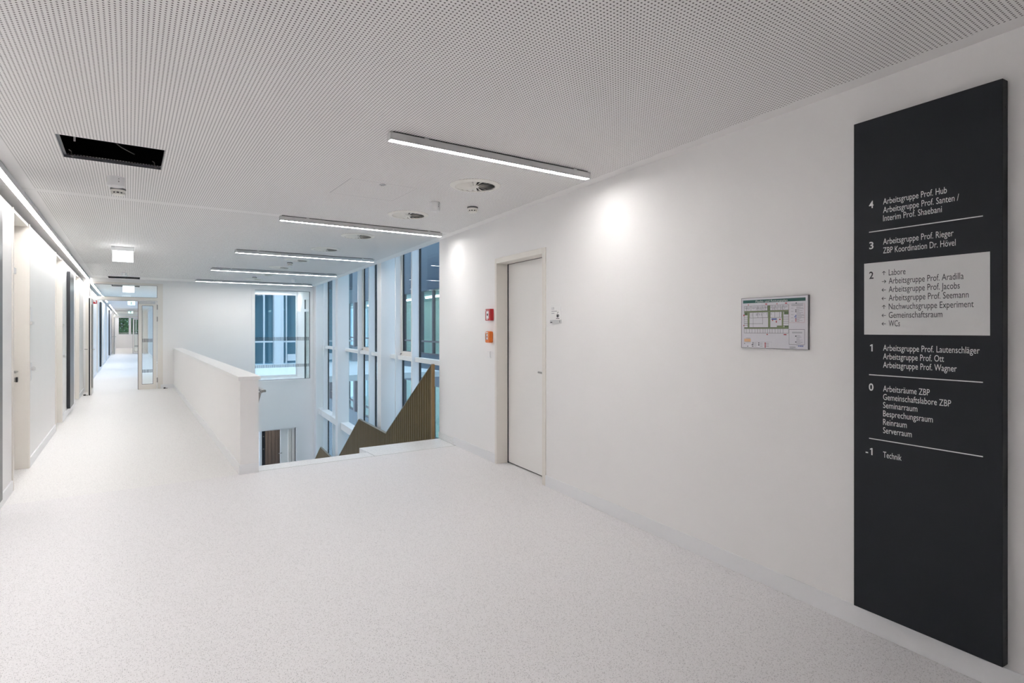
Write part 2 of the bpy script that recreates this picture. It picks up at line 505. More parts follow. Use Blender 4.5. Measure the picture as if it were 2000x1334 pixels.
# ---- stairs
st = thing('staircase', 'straight stone staircase descending beside the glazed front', 'stairs', (0, 0, 0), kind='structure')
railx = lambda y: wall_x(y, -0.055)
s1 = MB().prism([(1.141, 6.438), (2.40, 6.438), (2.40, 6.69), (1.141, 6.69)], -.12, 0.0)
s1.build('stone_slab', 'stone', st, bevel=.002)
s2 = MB().prism([(2.404, 6.438), (wall_x(6.432) - .012, 6.438), (wall_x(6.985) - .012, 6.985), (2.404, 6.985)], -.12, 0.0)
s2.build('stone_slab', 'stone', st, bevel=.002)
B(1.141, wall_x(6.43) - .014, 6.430, 6.438, -.05, .0006).build('joint_strip', 'joint', st)
B(2.400, 2.404, 6.438, 6.69, -.05, .0004).build('joint_strip', 'joint', st)
RISE, GO = .16125, .2735
z, y = 0.0, 6.985
def step(y0, y1, z, first=False):
    a = y0 - .02
    if first:
        pts = [(1.13, 6.68), (2.404, 6.68), (2.404, a), (railx(a), a), (railx(y1), y1), (1.13, y1)]
    else:
        pts = [(1.13, a), (railx(a), a), (railx(y1), y1), (1.13, y1)]
    MB().prism(pts, z - .17, z).build('step', 'stone', st)
for fl in range(3):
    for i in range(7):
        z -= RISE; step(y, y + GO, z, fl == 0 and i == 0); y += GO
    z -= RISE
    ln = (1.90 + GO) if fl < 2 else 6.0
    MB().prism([(1.13, y - .02), (railx(y - .02), y - .02), (railx(min(y + ln, 16.8)), y + ln), (1.13, y + ln)], z - .2, z).build('landing', 'stone', st)
    y += ln

# ---- bronze slatted railing along the glazed front
RL = 2.745                                 # distance of its near end from the wall reference
rr = thing('stair_railing', 'bronze slatted metal railing with zigzag top edge on the stairs', 'railing', on_wall(-RL, 0, .055), RW)
PTS = [(0.0, 1.012), (0.03, 1.012), (2.20, -.290), (4.04, -.300), (6.20, -1.60), (8.08, -1.60), (9.3, -2.33)]
def rail_top(s):
    for (a, za), (b_, zb) in zip(PTS, PTS[1:]):
        if a <= s <= b_: return za + (zb - za) * (s - a) / (b_ - a)
    return PTS[-1][1]
PIT = 0.049
n_sl = int(9.2 / PIT)
for i in range(n_sl):
    a = .035 + i * PIT; b_ = a + PIT - .0035
    ks = sorted([a, b_] + [p[0] for p in PTS if a < p[0] < b_])
    dpt = .0 if i % 2 == 0 else .003
    top = [(-s, rail_top(s) - .006) for s in ks]
    low = min(t[1] for t in top) - 1.35
    pts = top + [(-ks[-1], low), (-ks[0], low)]
    MB().prism_xz(pts, -.036 + dpt, -.012 + dpt).build('slat', 'bronze', rr)
# backing sheet, its lighter colour painting highlights between the slats; end post, edge strip
MB().prism_xz([(-s, zz - .012) for s, zz in PTS[1:]] + [(-9.3, -3.9), (-.03, -3.9)], -.008, -.002).build('backing_sheet', 'bronze_cap', rr)
B(-.03, 0, -.042, 0, -.30, 1.012).build('end_post', 'bronze_post', rr)
cp = MB()
for (a, za), (b_, zb) in zip(PTS[1:], PTS[2:]):
    cp.prism_xz([(-a, za - .006), (-a, za + .006), (-b_, zb + .006), (-b_, zb - .006)], -.040, .0)
cp.build('edge_strip', 'bronze_cap', rr)

# ---- glazed stair front
FW = thing('window_1', 'tall white glazed front with deep columns beside the stairs', 'glazed front', (*W0.xy, 0), RW, kind='structure')
YG = .317; YC = .0516
def fx(s): return -(2.852 + s)
ZB, ZT = -4.5, 3.4
cols = [(-.95, -.70), (2.876, 3.132), (6.56, 6.82), (9.42, 9.75)]
muls = [1.535, 2.415, 4.20, 5.125, 7.80, 9.04]
for a, b_ in cols:
    B(fx(b_), fx(a), YC, YG + .012, ZB, ZT).build('column', 'fac', FW, bevel=.004)
for s in muls:
    B(fx(s + .05), fx(s), YG - .13, YG + .012, ZB, ZT).build('mullion', 'fac', FW, bevel=.002)
    B(fx(s), fx(s - .028), YG - .006, YG + .02, ZB, ZT).build('gasket', 'dark', FW)
verts = sorted([(a, b_) for a, b_ in cols] + [(s, s + .05) for s in muls])
levels = [(ZB, -.93), (-.93, .955), (.955, ZT)]
for (a0, a1), (b0, b1) in zip(verts, verts[1:]):
    B(fx(b0), fx(a1), YG - .085, YG + .012, .955, 1.030).build('transom', 'fac', FW, bevel=.002)
    B(fx(b0), fx(a1), YG - .19, YG + .012, -.93, -.77).build('sill_beam', 'fac', FW, bevel=.003)
    for z0, z1 in ((ZB, -.93), (-.77, .955), (1.03, ZT)):
        B(fx(b0), fx(a1), YG, YG + .008, z0, z1).build('pane', 'glass', FW)
# opening casements
for s0, s1 in ((1.585, 2.415), (4.25, 5.125)):
    cs = MB(); a, b_ = fx(s1), fx(s0); fwd = .055
    cs.box(a, a + fwd, YG - .035, YG - .002, 1.03, ZT); cs.box(b_ - fwd, b_, YG - .035, YG - .002, 1.03, ZT)
    cs.box(a + fwd, b_ - fwd, YG - .035, YG - .002, 1.03, 1.03 + .075)
    o = cs.build('casement', 'frame', FW)
    g = MB(); g.box(a + fwd, a + fwd + .03, YG - .012, YG - .002, 1.105, ZT); g.build('gasket', 'dark', FW)
    B(a + .035, a + .055, YG - .06, YG - .035, 1.05, 1.066).build('window_latch', 'steel', FW)

# ---- interior window in the end wall
W2 = thing('window_2', 'large fixed interior window above the stairs with dashed bands', 'window', (2.858, YE, 0), 0, kind='structure')
wd, z0, z1 = 1.472, .075, 2.58
fr = MB()
fr.box(-.085, 0, -.012, 0, z0 - .07, z1 + .08); fr.box(wd, wd + .085, -.012, 0, z0 - .07, z1 + .08)
fr.box(0, wd, -.012, 0, z1, z1 + .08); fr.box(0, wd, -.012, 0, z0 - .07, z0)
fr.build('casing', 'cap', W2, bevel=.002)
B(0, wd, .03, .042, z0, z1).build('pane', 'clear', W2)
sl = MB(); sl.box(0, .006, .02, .052, z0, z1); sl.box(wd - .012, wd, .02, .052, z0, z1); sl.box(0, wd, .02, .052, z1 - .008, z1); sl.box(0, wd, .02, .052, z0, z0 + .008)
sl.build('pane_seal', 'shadow_gap', W2)
for zz in (1.17, .42):
    db = MB(); n = 49
    for i in range(n):
        xx = .012 + i * (wd - .03) / n
        db.box(xx, xx + .013, .0285, .0297, zz, zz + (.105 if zz > 1 else .085))
    db.build('dashed_band', 'shadow_gap', W2)

# ---- glazed front of the passage
W3 = thing('window_3', 'glazed wall of the cross passage facing the white terrace', 'glazed front', (1.1, YP, 0), 0, kind='structure')
L3 = 3.30
g3 = MB(); g3.box(0, L3, 0, .06, 0, .07); g3.box(0, L3, 0, .06, 2.56, CEIL + .02); g3.box(0, .05, 0, .06, .07, 2.56); g3.box(L3 - .03, L3, 0, .06, .07, 2.56)
g3.build('frame', 'fac', W3)
B(.05, L3 - .03, .025, .035, .07, 2.56).build('pane', 'clear', W3)

W5 = thing('window_5', 'glazed wall between far corridor and white terrace', 'glazed front', (.98, 21.4, 0), 0, kind='structure')
L5 = 41.0 - 21.4
g5 = MB(); g5.box(0, .06, 0, L5, 0, .07)
g5.build('frame', 'fac', W5)
N5 = 12
for i in range(N5 + 1):
    yy = L5 * i / N5
    B(0, .06, min(yy, L5 - .06), min(yy, L5 - .06) + .06, .07, 2.56).build('mullion', 'fac', W5)
    if i < N5: B(.025, .033, yy + .06, yy + L5 / N5 - (.06 if i == N5 - 1 else 0), .07, 2.56).build('pane', 'clear', W5)

# glazed side door in the passage wall
D9 = thing('door_9', 'narrow glazed door with dark seals in the passage side wall', 'door', (4.40, 17.02, 0), PI / 2 * 3, kind='structure')
# local x runs towards -y: keep it simple with explicit boxes (x negative = deeper)
d9 = MB(); d9.box(-.62, -.55, -.03, 0, 0, 2.45); d9.box(-.05, .02, -.03, 0, 0, 2.45); d9.box(-.55, -.05, -.03, 0, 2.38, 2.45); d9.box(-.55, -.05, -.03, 0, 2.02, 2.10)
d9.build('frame', 'fac', D9)
B(-.55, -.05, -.012, -.002, 0.02, 2.02).build('pane', 'clear', D9)
d9 = MB(); d9.box(-.55, -.53, -.034, -.012, 0.02, 2.02); d9.box(-.55, -.53, -.034, -.012, 2.1, 2.38)
d9.build('gasket', 'dark', D9)

# ================================================================== DOORS
# ---- door on the stair-side wall
D1 = thing('door_1', 'white flush door in cream steel frame beside the alarm boxes', 'door', on_wall(0, 0, 0), RW, kind='structure')
DP = .145
fr = MB()
fr.box(-1.031, -.990, -.012, DP, 0, 2.283); fr.box(-.041, .016, -.012, DP, 0, 2.283); fr.box(-.990, -.041, -.012, DP, 2.227, 2.283)
fr.build('frame', 'frame', D1, bevel=.003)
B(-.990, -.041, DP + .03, DP + .05, 0, 2.24).build('door_rebate', 'dark', D1)  # dark sheet painting the shade in the gap behind the leaf
B(-.990, -.981, DP - .016, DP + .03, 0, 2.227).build('door_seal', 'dark', D1)  # dark strip painted in for the shaded gap between jamb and leaf
B(-.981, -.041, DP - .012, DP + .03, 2.2225, 2.227).build('door_seal', 'shadow_gap', D1)
lf = B(-.980, -.045, DP - .01, DP + .028, .012, 2.222).build('leaf', 'leaf', D1, bevel=.002)
hd = MB(); hd.tube((-.100, DP - .01, 1.06), (-.100, DP - .022, 1.06), .026); hd.tube((-.100, DP - .02, 1.06), (-.100, DP - .068, 1.06), .010)
hd.tube((-.095, DP - .062, 1.06), (-.265, DP - .058, 1.064), .0095)
hd.build('handle', 'steel', D1, smooth=True)
B(-.980, -.050, DP + .0, DP + .02, .001, .012).build('door_seal', 'dark', D1)

# ---- recessed corridor doors
def rec_door(n, y0, y1, label):
    d = thing('door_%d' % n, label, 'door', (-1.035, y0, 0), PI / 2, kind='structure')
    wdt = y1 - y0; TH = TOPL - .012
    fr = MB(); fr.box(0, .03, -.135, .0, 0, TH); fr.box(wdt - .03, wdt, -.135, 0, 0, TH); fr.box(.03, wdt - .03, -.135, 0, TH - .02, TH)
    fr.box(-.012, .03, -.147, -.135, 0, TH + .01); fr.box(wdt - .03, wdt + .012, -.147, -.135, 0, TH + .01)
    fr.build('frame', 'frame', d, bevel=.002)
    B(.03, wdt - .03, .0, .04, .01, TH - .02).build('leaf', 'leaf', d)
    hb = MB(); X = wdt - .12
    hb.tube((X, 0, 1.05), (X, -.06, 1.05), .010); hb.tube((X + .005, -.055, 1.05), (X - .13, -.055, 1.05), .010)
    hb.build('handle', 'steel', d, smooth=True)
    lk = MB(); lk.tube((X, 0, .965), (X, -.045, .965), .024); lk.build('lock', 'steel', d, smooth=True)
    lk = MB(); lk.tube((X, -.045, .965), (X, -.06, .965), .027); lk.build('lock_knob', 'dark', d, smooth=True)
    B(wdt - .42, wdt - .12, -.05, 0, 2.08, 2.14).build('door_closer', 'alu', d, bevel=.004)
    return d
LBL = ['nearest the lobby', 'between the wall plates', 'beside the glazed corridor door']
rec_door(2, *RECESS[0], 'recessed cream door with steel lever next to the lobby')
rec_door(3, *RECESS[1], 'recessed cream door before the dark panel on the corridor wall')
rec_door(4, *RECESS[2], 'recessed cream door beside the open glazed corridor door')
for i, (a, b_) in enumerate(RECESS[3:]):
    d = rec_door(11 + i, a, b_, 'recessed cream door in the far corridor beyond the glazed door')
    d['group'] = 'recessed doors in the far corridor'

# ---- glazed double doors across the corridor
def dashes(mb, x0, x1, yy, z, hgt, n):
    for i in range(n):
        xx = x0 + (i + .25) * (x1 - x0) / n
        mb.box(xx, xx + (x1 - x0) / n * .45, yy, yy + .001, z, z + hgt)

def glazed_door(n, y, label):
    d = thing('door_%d' % n, label, 'door', (0, y, 0), 0, kind='structure')
    xa, xb = -.81, .617
    fr = MB()
    fr.box(xa - .05, xa + .03, -.01, .08, 0, 2.64); fr.box(xb - .03, xb + .09, -.01, .08, 0, 2.64)
    fr.box(xa + .03, xb - .03, -.01, .08, 2.59, 2.64); fr.box(xa + .03, xb - .03, -.01, .08, 2.21, 2.285)
    fr.build('frame', 'frame', d, bevel=.002)
    B(xa + .03, xb - .03, .03, .04, 2.285, 2.59).build('transom_pane', 'clear', d)
    s = MB(); s.box(xa + .03, xb - .03, .02, .05, 2.583, 2.59); s.box(xa + .03, xb - .03, .02, .05, 2.285, 2.291)
    s.box(xa + .03, xa + .037, .02, .05, 2.285, 2.59); s.box(xb - .037, xb - .03, .02, .05, 2.285, 2.59); s.build('transom_seal', 'shadow_gap', d)
    B(xa + .06, .19, -.02, .0, 2.185, 2.215).build('closer_rail', 'alu', d)
    # closed narrow leaf
    def leaf(x0, x1):
        lw = x1 - x0
        a = thing('leaf', '', 'x'); del a['label']; del a['category']; a.parent = d
        l = MB()
        l.box(0, .075, 0, .065, 0, 2.20); l.box(lw - .075, lw, 0, .065, 0, 2.20); l.box(.075, lw - .075, 0, .065, 0, .12); l.box(.075, lw - .075, 0, .065, 2.085, 2.20)
        l.build('stile', 'frame', a, bevel=.002)
        B(.075, lw - .075, .028, .036, .12, 2.085).build('pane', 'clear', a)
        s = MB()
        s.box(.075, .082, .018, .046, .12, 2.085); s.box(lw - .082, lw - .075, .018, .046, .12, 2.085); s.box(.075, lw - .075, .018, .046, .12, .127); s.box(.075, lw - .075, .018, .046, 2.078, 2.085)
        s.build('pane_seal', 'shadow_gap', a)
        m_ = MB(); dashes(m_, .085, lw - .085, .0265, 1.17, .09, 7 if lw < .6 else 20); dashes(m_, .085, lw - .085, .0265, .41, .08, 7 if lw < .6 else 20)
        m_.build('dashed_band', 'shadow_gap', a)
        return a
    a = leaf(.186, .573); a.location = (.186, 0, 0)
    B(-.008, .0, -.005, .07, 0, 2.2).build('gasket', 'dark', a)
    B(.01, .36, -.04, 0, 2.13, 2.195).build('closer', 'alu', a, bevel=.004)
    for zz in (2.05, 1.75, .22):
        hg = MB(); hg.tube((.40, -.012, zz - .06), (.40, -.012, zz + .06), .012); hg.build('hinge', 'steel', a, smooth=True)
    # wide leaf, standing open at right angles
    b_ = leaf(0, .86); b_.location = (-.775, 0, 0); b_.rotation_euler = (0, 0, -PI / 2)
    B(.86, .866, .018, .044, 0, 2.2).build('gasket', 'dark', b_)
    for sgn, yy in ((-1, 0), (1, .065)):
        hd = MB(); hd.tube((.80, yy, 1.04), (.80, yy + sgn * .06, 1.04), .009); hd.tube((.80, yy + sgn * .055, 1.04), (.68, yy + sgn * .055, 1.04), .009)
        hd.build('handle', 'steel', b_, smooth=True)
    B(.79, .82, -.004, .069, .92, 1.14).build('lock_plate', 'steel', b_)
    B(.80, .85, .005, .06, -.0, .012).build('bottom_seal', 'dark', b_)
    return d
glazed_door(5, YE, 'cream framed glazed double door standing open at the stair end')
glazed_door(6, 42.0, 'glazed double door farther down the corridor near the far window')

# ---- far corridor window
W4 = thing('window_4', 'white framed window with trees outside at the far corridor end', 'window', (0, YF, 0), 0, kind='structure')
fr = MB(); fr.box(-.74, .9, 0, .08, 1.02, 1.10); fr.box(-.74, .9, 0, .08, 2.38, 2.50); fr.box(-.74, .9, 0, .08, 1.17, 1.20)
for x in (-.74, -.03, .42, .86): fr.box(x, x + (.06 if abs(x) > .1 else .16), 0, .08, 1.10, 2.38)
fr.build('frame', 'fac', W4)
B(-.70, -.03, .03, .04, 1.10, 2.38).build('pane', 'clear', W4)
B(.13, .42, .03, .04, 1.10, 2.38).build('pane', 'clear', W4)
B(.48, .86, .03, .04, 1.10, 2.38).build('pane', 'clear', W4)

# ---- lower passage seen under the end wall
lw_ = MB()
lw_.box(1.0, 4.5, 20.2, 20.4, -4.5, -1.2); lw_.box(4.30, 4.5, T1, 20.2, -4.5, -1.2)
tag(lw_.build('wall_lower', 'wall'), 'white wall of the lower passage under the interior window', 'wall', kind='structure')
tag(B(1.0, 4.5, T1, 20.2, -1.35, -1.2).build('ceiling_lower', 'wall'), 'white ceiling of the lower passage below the interior window', 'ceiling', kind='structure')
lp = thing('slatted_cladding', 'brown slatted wall cladding seen through the lower opening', 'cladding', (3.3, 18.4, -3.87), 0)
for i in range(9):
    B(i * .1, i * .1 + .09, 0, .03, 0, 2.5).build('slat', 'brown_clad', lp)
B(-.02, .95, .03, .05, 0, 2.5).build('backing_sheet', 'brown_clad', lp)
D7 = thing('door_7', 'white lower door standing open under the interior window', 'door', (3.56, 17.0, -3.87), 0, kind='structure')
B(.0, .20, 0, .05, 0, 2.55).build('leaf', 'leaf', D7)
fr = MB(); fr.box(.22, .29, -.02, .1, 0, 2.57); fr.box(.30, .38, -.04, .1, 0, 2.57); fr.build('frame', 'frame', D7)
B(.385, .40, -.05, .1, 0, 2.57).build('gasket', 'dark', D7)
hd = MB(); hd.tube((.03, 0, 1.85), (.03, -.05, 1.85), .009); hd.tube((.03, -.045, 1.85), (-.06, -.045, 1.85), .009); hd.build('handle', 'steel', D7, smooth=True)
D8 = thing('door_8', 'dark edged glazed door leaf in the lower opening beside the balustrade', 'door', (2.88, 17.0, -3.87), 0, kind='structure')
B(.13, .19, 0, .06, 0, 2.57).build('stile', 'fac', D8); B(.195, .28, .01, .05, 0, 2.57).build('gasket', 'dark', D8)
for zz in (2.35, 2.0): B(.22, .25, -.004, .01, zz, zz + .02).build('hinge', 'steel', D8)

# ================================================================== OUTSIDE
M['out_col'] = mat('outside_column', (0.62, 0.66, 0.70), 0.5, grain=0.02)
M['out_band'] = mat('outside_blue_band', (0.032, 0.052, 0.078), 0.4, spec=0.4, grain=0.06, grain_scale=1)
M['out_frame'] = mat('outside_brown_frame', (0.10, 0.07, 0.085), 0.5, grain=0.05)
M['out_room'] = mat('outside_room_wall', (0.58, 0.65, 0.61), 0.6, grain=0.03)
M['out_ground'] = mat('pale_terrace', (0.72, 0.75, 0.77), 0.8, grain=0.03)
M['out_court'] = mat('courtyard_paving', (0.30, 0.31, 0.33), 0.8, grain=0.1, grain_scale=2)
M['out_dark'] = mat('outside_dark_room', (0.34, 0.54, 0.66), 0.6, grain=0.1, grain_scale=1)  # blue of the reflected sky put into the backing wall's colour
M['out_glass'] = glass('outside_glass', (0.72, 0.82, 0.84), 1.5, 0.45)
M['room_lamp'] = emit('room_lamp', (0.95, 1.0, 0.97), 18.0)
M['bark'] = mat('bark', (0.08, 0.06, 0.045), 0.9, grain=0.2)
M['leafage'] = mat('tree_foliage', (0.07, 0.14, 0.05), 0.8, grain=0.5, grain_scale=6)

tt = B(1.1, 9.6, YP + .12, 26.7, -.25, -.05); tt.box(1.1, 4.2, 26.7, 46.0, -.25, -.05)
tag(tt.build('terrace', 'out_ground'), 'pale terrace outside behind the cross passage', 'terrace', kind='structure')
cg = B(4.9, 9.3, -2, YP + .1, -8.2, -8.0)
tag(cg.build('courtyard', 'out_court'), 'grey paved courtyard below the glazed stair front', 'ground', kind='structure')

# opposite building across the courtyard
OB = thing('office_building', 'blue grey office building across the courtyard with lit windows', 'building', on_wall(0, 0, -5.4), RW)
NB = 11; BW = 3.65
for fl in range(-1, 1):
    zf = fl * 3.9
    B(-NB * BW, 4, 0, .25, zf + 3.1, zf + (4.35 if fl < 0 else 5.3)).build('spandrel', 'out_band', OB)
    rm = MB()
    rm.box(-NB * BW, 4, 3.4, 3.5, zf + .0, zf + 3.2); rm.box(-NB * BW, 4, .25, 3.4, zf + 3.1, zf + 3.2); rm.box(-NB * BW, 4, .25, 3.4, zf + .0, zf + .1)
    rm.build('room_shell', 'out_room', OB)
    for i in range(NB + 1):
        xc = 3.0 - i * BW
        B(xc - .18, xc + .18, -.05, .3, zf + .45, zf + 3.1).build('pier', 'out_frame', OB)
        if i < NB:
            x0, x1 = xc - BW + .18, xc - .18
            B(x0, x1, .10, .11, zf + .45, zf + 3.1).build('pane', 'out_glass', OB)
            wf = MB(); xm = (x0 + x1) / 2
            wf.box(xm - .05, xm + .05, .04, .16, zf + .45, zf + 3.1); wf.box(x0, x1, .04, .16, zf + .95, zf + 1.02); wf.box(x0, x1, .04, .16, zf + .45, zf + .50)
            wf.build('window_frame', 'out_frame', OB)
            B(x0 + .3, x1 - .3, 1.6, 1.68, zf + 3.02, zf + 3.1).build('room_lamp', 'room_lamp', OB)
B(-NB * BW, 4, .0, .25, -8, -3.45).build('plinth', 'out_band', OB)

# building beyond the terrace
TB = thing('terrace_building', 'blue glazed building with white columns beyond the terrace', 'building', (0, 27.0, 0), 0)
for x0, x1 in ((5.34, 5.74),):
    B(x0, x1, -.25, .1, -.05, 3.4).build('column', 'out_col', TB)
for x0 in (4.93, 5.87, 6.95, 8.58):
    B(x0, x0 + .06, -.06, .1, -.05, 3.4).build('mullion', 'out_col', TB)
edges = [4.3, 4.93, 5.34, 5.74, 5.87, 6.95, 8.58, 8.95]
for a, b_ in zip(edges, edges[1:]):
    if (a, b_) in ((5.34, 5.74),): continue
    B(a, b_, .02, .03, .0, 3.4).build('pane', 'out_glass', TB)
    B(a, b_, -.05, .08, .90, .97).build('transom', 'out_col', TB)
    if b_ - a > .8: B(a + .08, b_ - .05, -.04, .0, .06, .36).build('parapet_panel', 'out_col', TB)
bk = MB(); bk.box(4.3, 8.95, 2.0, 2.1, -.05, 3.5); bk.box(4.3, 8.95, .1, 2.0, 3.4, 3.5); bk.box(4.3, 8.95, .1, 2, -.15, -.05)
bk.build('room_shell', 'out_dark', TB)  # blue shell behind the panes stands in for sky reflections
B(4.2, 4.3, -.02, 18.8, -.05, 5.2).build('side_wall', 'out_col', TB)
B(4.3, 8.95, -.02, .3, 3.4, 5.2).build('spandrel', 'out_band', TB)

# trees outside the far window
for i, (x, yy) in enumerate(((-3.6, 58.0), (0.1, 58.6), (3.8, 58.3))):
    tr = thing('tree', ['dense green tree beyond the terrace edge, outside the far window on the door side', 'dense green tree right behind the far corridor window', 'dense green tree outside the far window on the terrace side'][i], 'tree', (x, yy, -8), 0, 'trees outside the far window')
    tk = MB(); tk.tube((0, 0, 0), (0, 0, 8.2), .22, .12, 10); tk.build('trunk', 'bark', tr)
    lf = MB()
    for k in range(9000):
        t = random.random() * 2 * PI; rr_ = 1.75 * math.sqrt(random.random()); zz = 6.0 + random.random() * 6.5
        px, py = rr_ * math.cos(t), rr_ * math.sin(t); s = .06 + random.random() * .09
        a = Vector((random.uniform(-1, 1), random.uniform(-1, 1), random.uniform(-1, 1))).normalized() * s
        b_ = a.orthogonal().normalized() * s * .7; p = Vector((px, py, zz))
        lf.quad(tuple(p - a), tuple(p + b_), tuple(p + a), tuple(p - b_))
    me = bpy.data.meshes.new('crown'); me.from_pydata(lf.v, [], lf.f); me.materials.append(M['leafage'])
    oc = bpy.data.objects.new('crown', me); COL.objects.link(oc); oc.parent = tr; oc['kind'] = 'stuff'

# ================================================================== LUMINAIRES
def light_bar(y, x0, x1, label):
    t = thing('ceiling_light', label, 'ceiling light', (x0, y, CEIL), 0, 'linear lights over lobby and stairs')
    ln = x1 - x0; Z1, Z0 = -.009, -.056
    hs = MB(); hs.box(0, ln, 0, .054, Z0 + .006, Z1)
    hs.box(0, ln, 0, .003, Z0, Z0 + .006); hs.box(0, ln, .051, .054, Z0, Z0 + .006)
    hs.build('housing', 'alu', t, bevel=.001)
    B(-.003, .0, 0, .054, Z0, Z1).build('end_cap', 'alu', t); B(ln, ln + .003, 0, .054, Z0, Z1).build('end_cap', 'alu', t)
    MB().quad((.006, .004, Z0 + .001), (.006, .050, Z0 + .001), (ln - .006, .050, Z0 + .001), (ln - .006, .004, Z0 + .001)).build('diffuser', 'lamp', t)
    B(.02, ln - .02, .008, .046, Z1, 0).build('mounting_rail', 'shadow_gap', t)
    for xx in (.14 * ln, .9 * ln): B(xx, xx + .03, .001, .053, Z1, 0).build('clip', 'alu', t)
    return t
LB = ['second', 'third', 'fourth']
lb = [(3.30, 1.334, 2.969, 'grey linear ceiling light before the alarm boxes, shortest of the row'),
      (6.415, 1.345, 3.276, 'grey linear ceiling light above the stair head with a round sensor'),
      (9.525, 1.345, 3.545, 'grey linear ceiling light over the stairs, third of the row'),
      (12.63, 1.345, 3.835, 'grey linear ceiling light over the stairs, fourth of the row'),
      (15.80, 1.350, 4.125, 'grey linear ceiling light next to the interior window, longest of the row')]
bars = [light_bar(*b_) for b_ in lb]
light_bar(18.30, 2.95, 4.25, 'linear ceiling light in the cross passage behind the interior window')
lo_ = light_bar(17.9, 1.6, 3.6, 'linear ceiling light in the lower passage under the interior window'); lo_.location.z = -1.35  # unseen lamp added to brighten the lower passage
sn = MB(); sn.tube((1.28, -.001, -.034), (1.28, -.004, -.034), .011); sn.build('sensor', 'white', bars[1], smooth=True)

# continuous light line along the corridor wall, in trunking lengths
def strip(y0, y1, label):
    t = thing('corridor_light', label, 'ceiling light', (-.824, y0, CEIL), 0, 'linear lights along the corridor wall')
    ln = y1 - y0; Z1, Z0 = -.006, -.058
    hs = MB(); hs.box(0, .054, 0, ln, Z0 + .038, Z1); hs.box(0, .003, 0, ln, Z0, Z0 + .038); hs.box(.051, .054, 0, ln, Z0, Z0 + .038)
    hs.build('housing', 'alu', t)
    MB().quad((.004, 0, Z0 + .032), (.004, ln, Z0 + .032), (.050, ln, Z0 + .032), (.050, 0, Z0 + .032)).build('diffuser', 'lamp_strip', t)
    B(.006, .048, 0, ln, Z1, 0).build('mounting_rail', 'shadow_gap', t)
    for yy in (.3, ln - .3): B(.0535, .0555, yy, yy + .03, -.03, 0).build('clip', 'alu', t)
ys = [-2.4, 0.7, 3.8, 6.9, 10.0, 13.1, 16.74]
lbl = {0: 'linear light along the corridor wall behind the first dark panel', }
sl_ = ['light strip at the lobby end, close to the back wall', 'light strip over the lobby before the dark panels',
       'light strip over the dark sign panel next to the lobby', 'light strip over the first recessed door and its room plate',
       'light strip over the second recessed door and dark panel', 'light strip over the door beside the glazed corridor door']
for i, (a, b_) in enumerate(zip(ys, ys[1:])):
    strip(a, b_ - .002, sl_[i])
for a, b_, l in ((16.95, 23.5, 'light strip just behind the transom of the glazed door'), (25.5, 31.0, 'light strip in the far corridor above the dark panel'),
                 (34.5, 41.5, 'light strip in the far corridor before the second glazed door'), (43.5, 53.6, 'light strip close to the far corridor window')):
    strip(a, b_, l)

# ---- escape route luminaires in the corridor
def exit_light(y, label, x0=-.205, green=False):
    t = thing('escape_light', label, 'emergency light', (x0, y, CEIL), 0)
    B(-.012, .267, 0, .05, -.062, 0).build('housing', 'white', t, bevel=.003)
    B(0, .255, .015, .035, -.222, -.062).build('panel', 'lamp_green' if green else 'lamp_exit', t)
    if green:
        B(.10, .15, .012, .015, -.20, -.09).build('pictogram', 'print_white', t)
    B(-.014, .03, -.006, 0, -.018, -.002).build('fixing_clip', 'alu', t)
exit_light(10.2, 'bright white escape light hanging over the corridor before the glazed door')
exit_light(18.6, 'bright white escape light seen through the transom of the glazed door', -.14)
exit_light(28.5, 'green lit exit sign hanging in the far corridor', -.05, True)
exit_light(43.5, 'small green lit exit sign close to the far corridor window', -.05, True)

# ================================================================== CEILING FITTINGS
def diffuser(x, y, label):
    t = thing('air_diffuser', label, 'air vent', (x, y, CEIL), 0, 'round swirl air vents in the ceiling')
    MB().lathe([(.165, -.002), (.165, -.010), (.172, -.016), (.200, -.013), (.216, -.004), (.216, 0.0)], 48).build('ring', 'cream', t, smooth=True)
    MB().lathe([(.0001, -.0015), (.168, -.0015)], 48).build('backing', 'dark', t)  # black disc painting the shade of the recess behind the blades
    MB().lathe([(.0001, -.016), (.030, -.015), (.034, -.010), (.034, -.004)], 24).build('hub', 'cream', t, smooth=True)
    n = 18; d_ = MB()
    w_ = .020
    d_.v = [(.030, -w_ * .35, -.0145), (.166, -w_ * 1.0, -.0165), (.166, w_ * 1.0, -.0030), (.030, w_ * .35, -.0035),
            (.030, -w_ * .35, -.0132), (.166, -w_ * 1.0, -.0152), (.166, w_ * 1.0, -.0017), (.030, w_ * .35, -.0022)]
    d_.f = [(0, 1, 2, 3), (7, 6, 5, 4), (0, 4, 5, 1), (1, 5, 6, 2), (2, 6, 7, 3), (3, 7, 4, 0)]
    first = d_.build('blade', 'cream', t)
    for i in range(1, n):
        part_copy(first, 'blade', t, rot=(0, 0, 2 * PI * i / n))
    return t
dl = ['round cream air vent between the first light bar and the smoke detector',
      'round cream air vent beside the white cylinder before the stair head light',
      'round air vent just past the stair head light bar', 'round air vent before the third light bar',
      'round air vent just past the third light bar', 'round air vent before the fourth light bar',
      'round air vent just past the fourth light bar', 'round air vent before the longest light bar']
proto = diffuser(2.443, 4.165, dl[0])
for i, (x, y) in enumerate(((2.475, 5.635), (2.495, 7.30), (2.495, 8.78), (2.47, 10.45), (2.475, 11.86), (2.5, 13.55), (2.52, 14.98))):
    dup(proto, (x, y, CEIL), label=dl[i + 1])

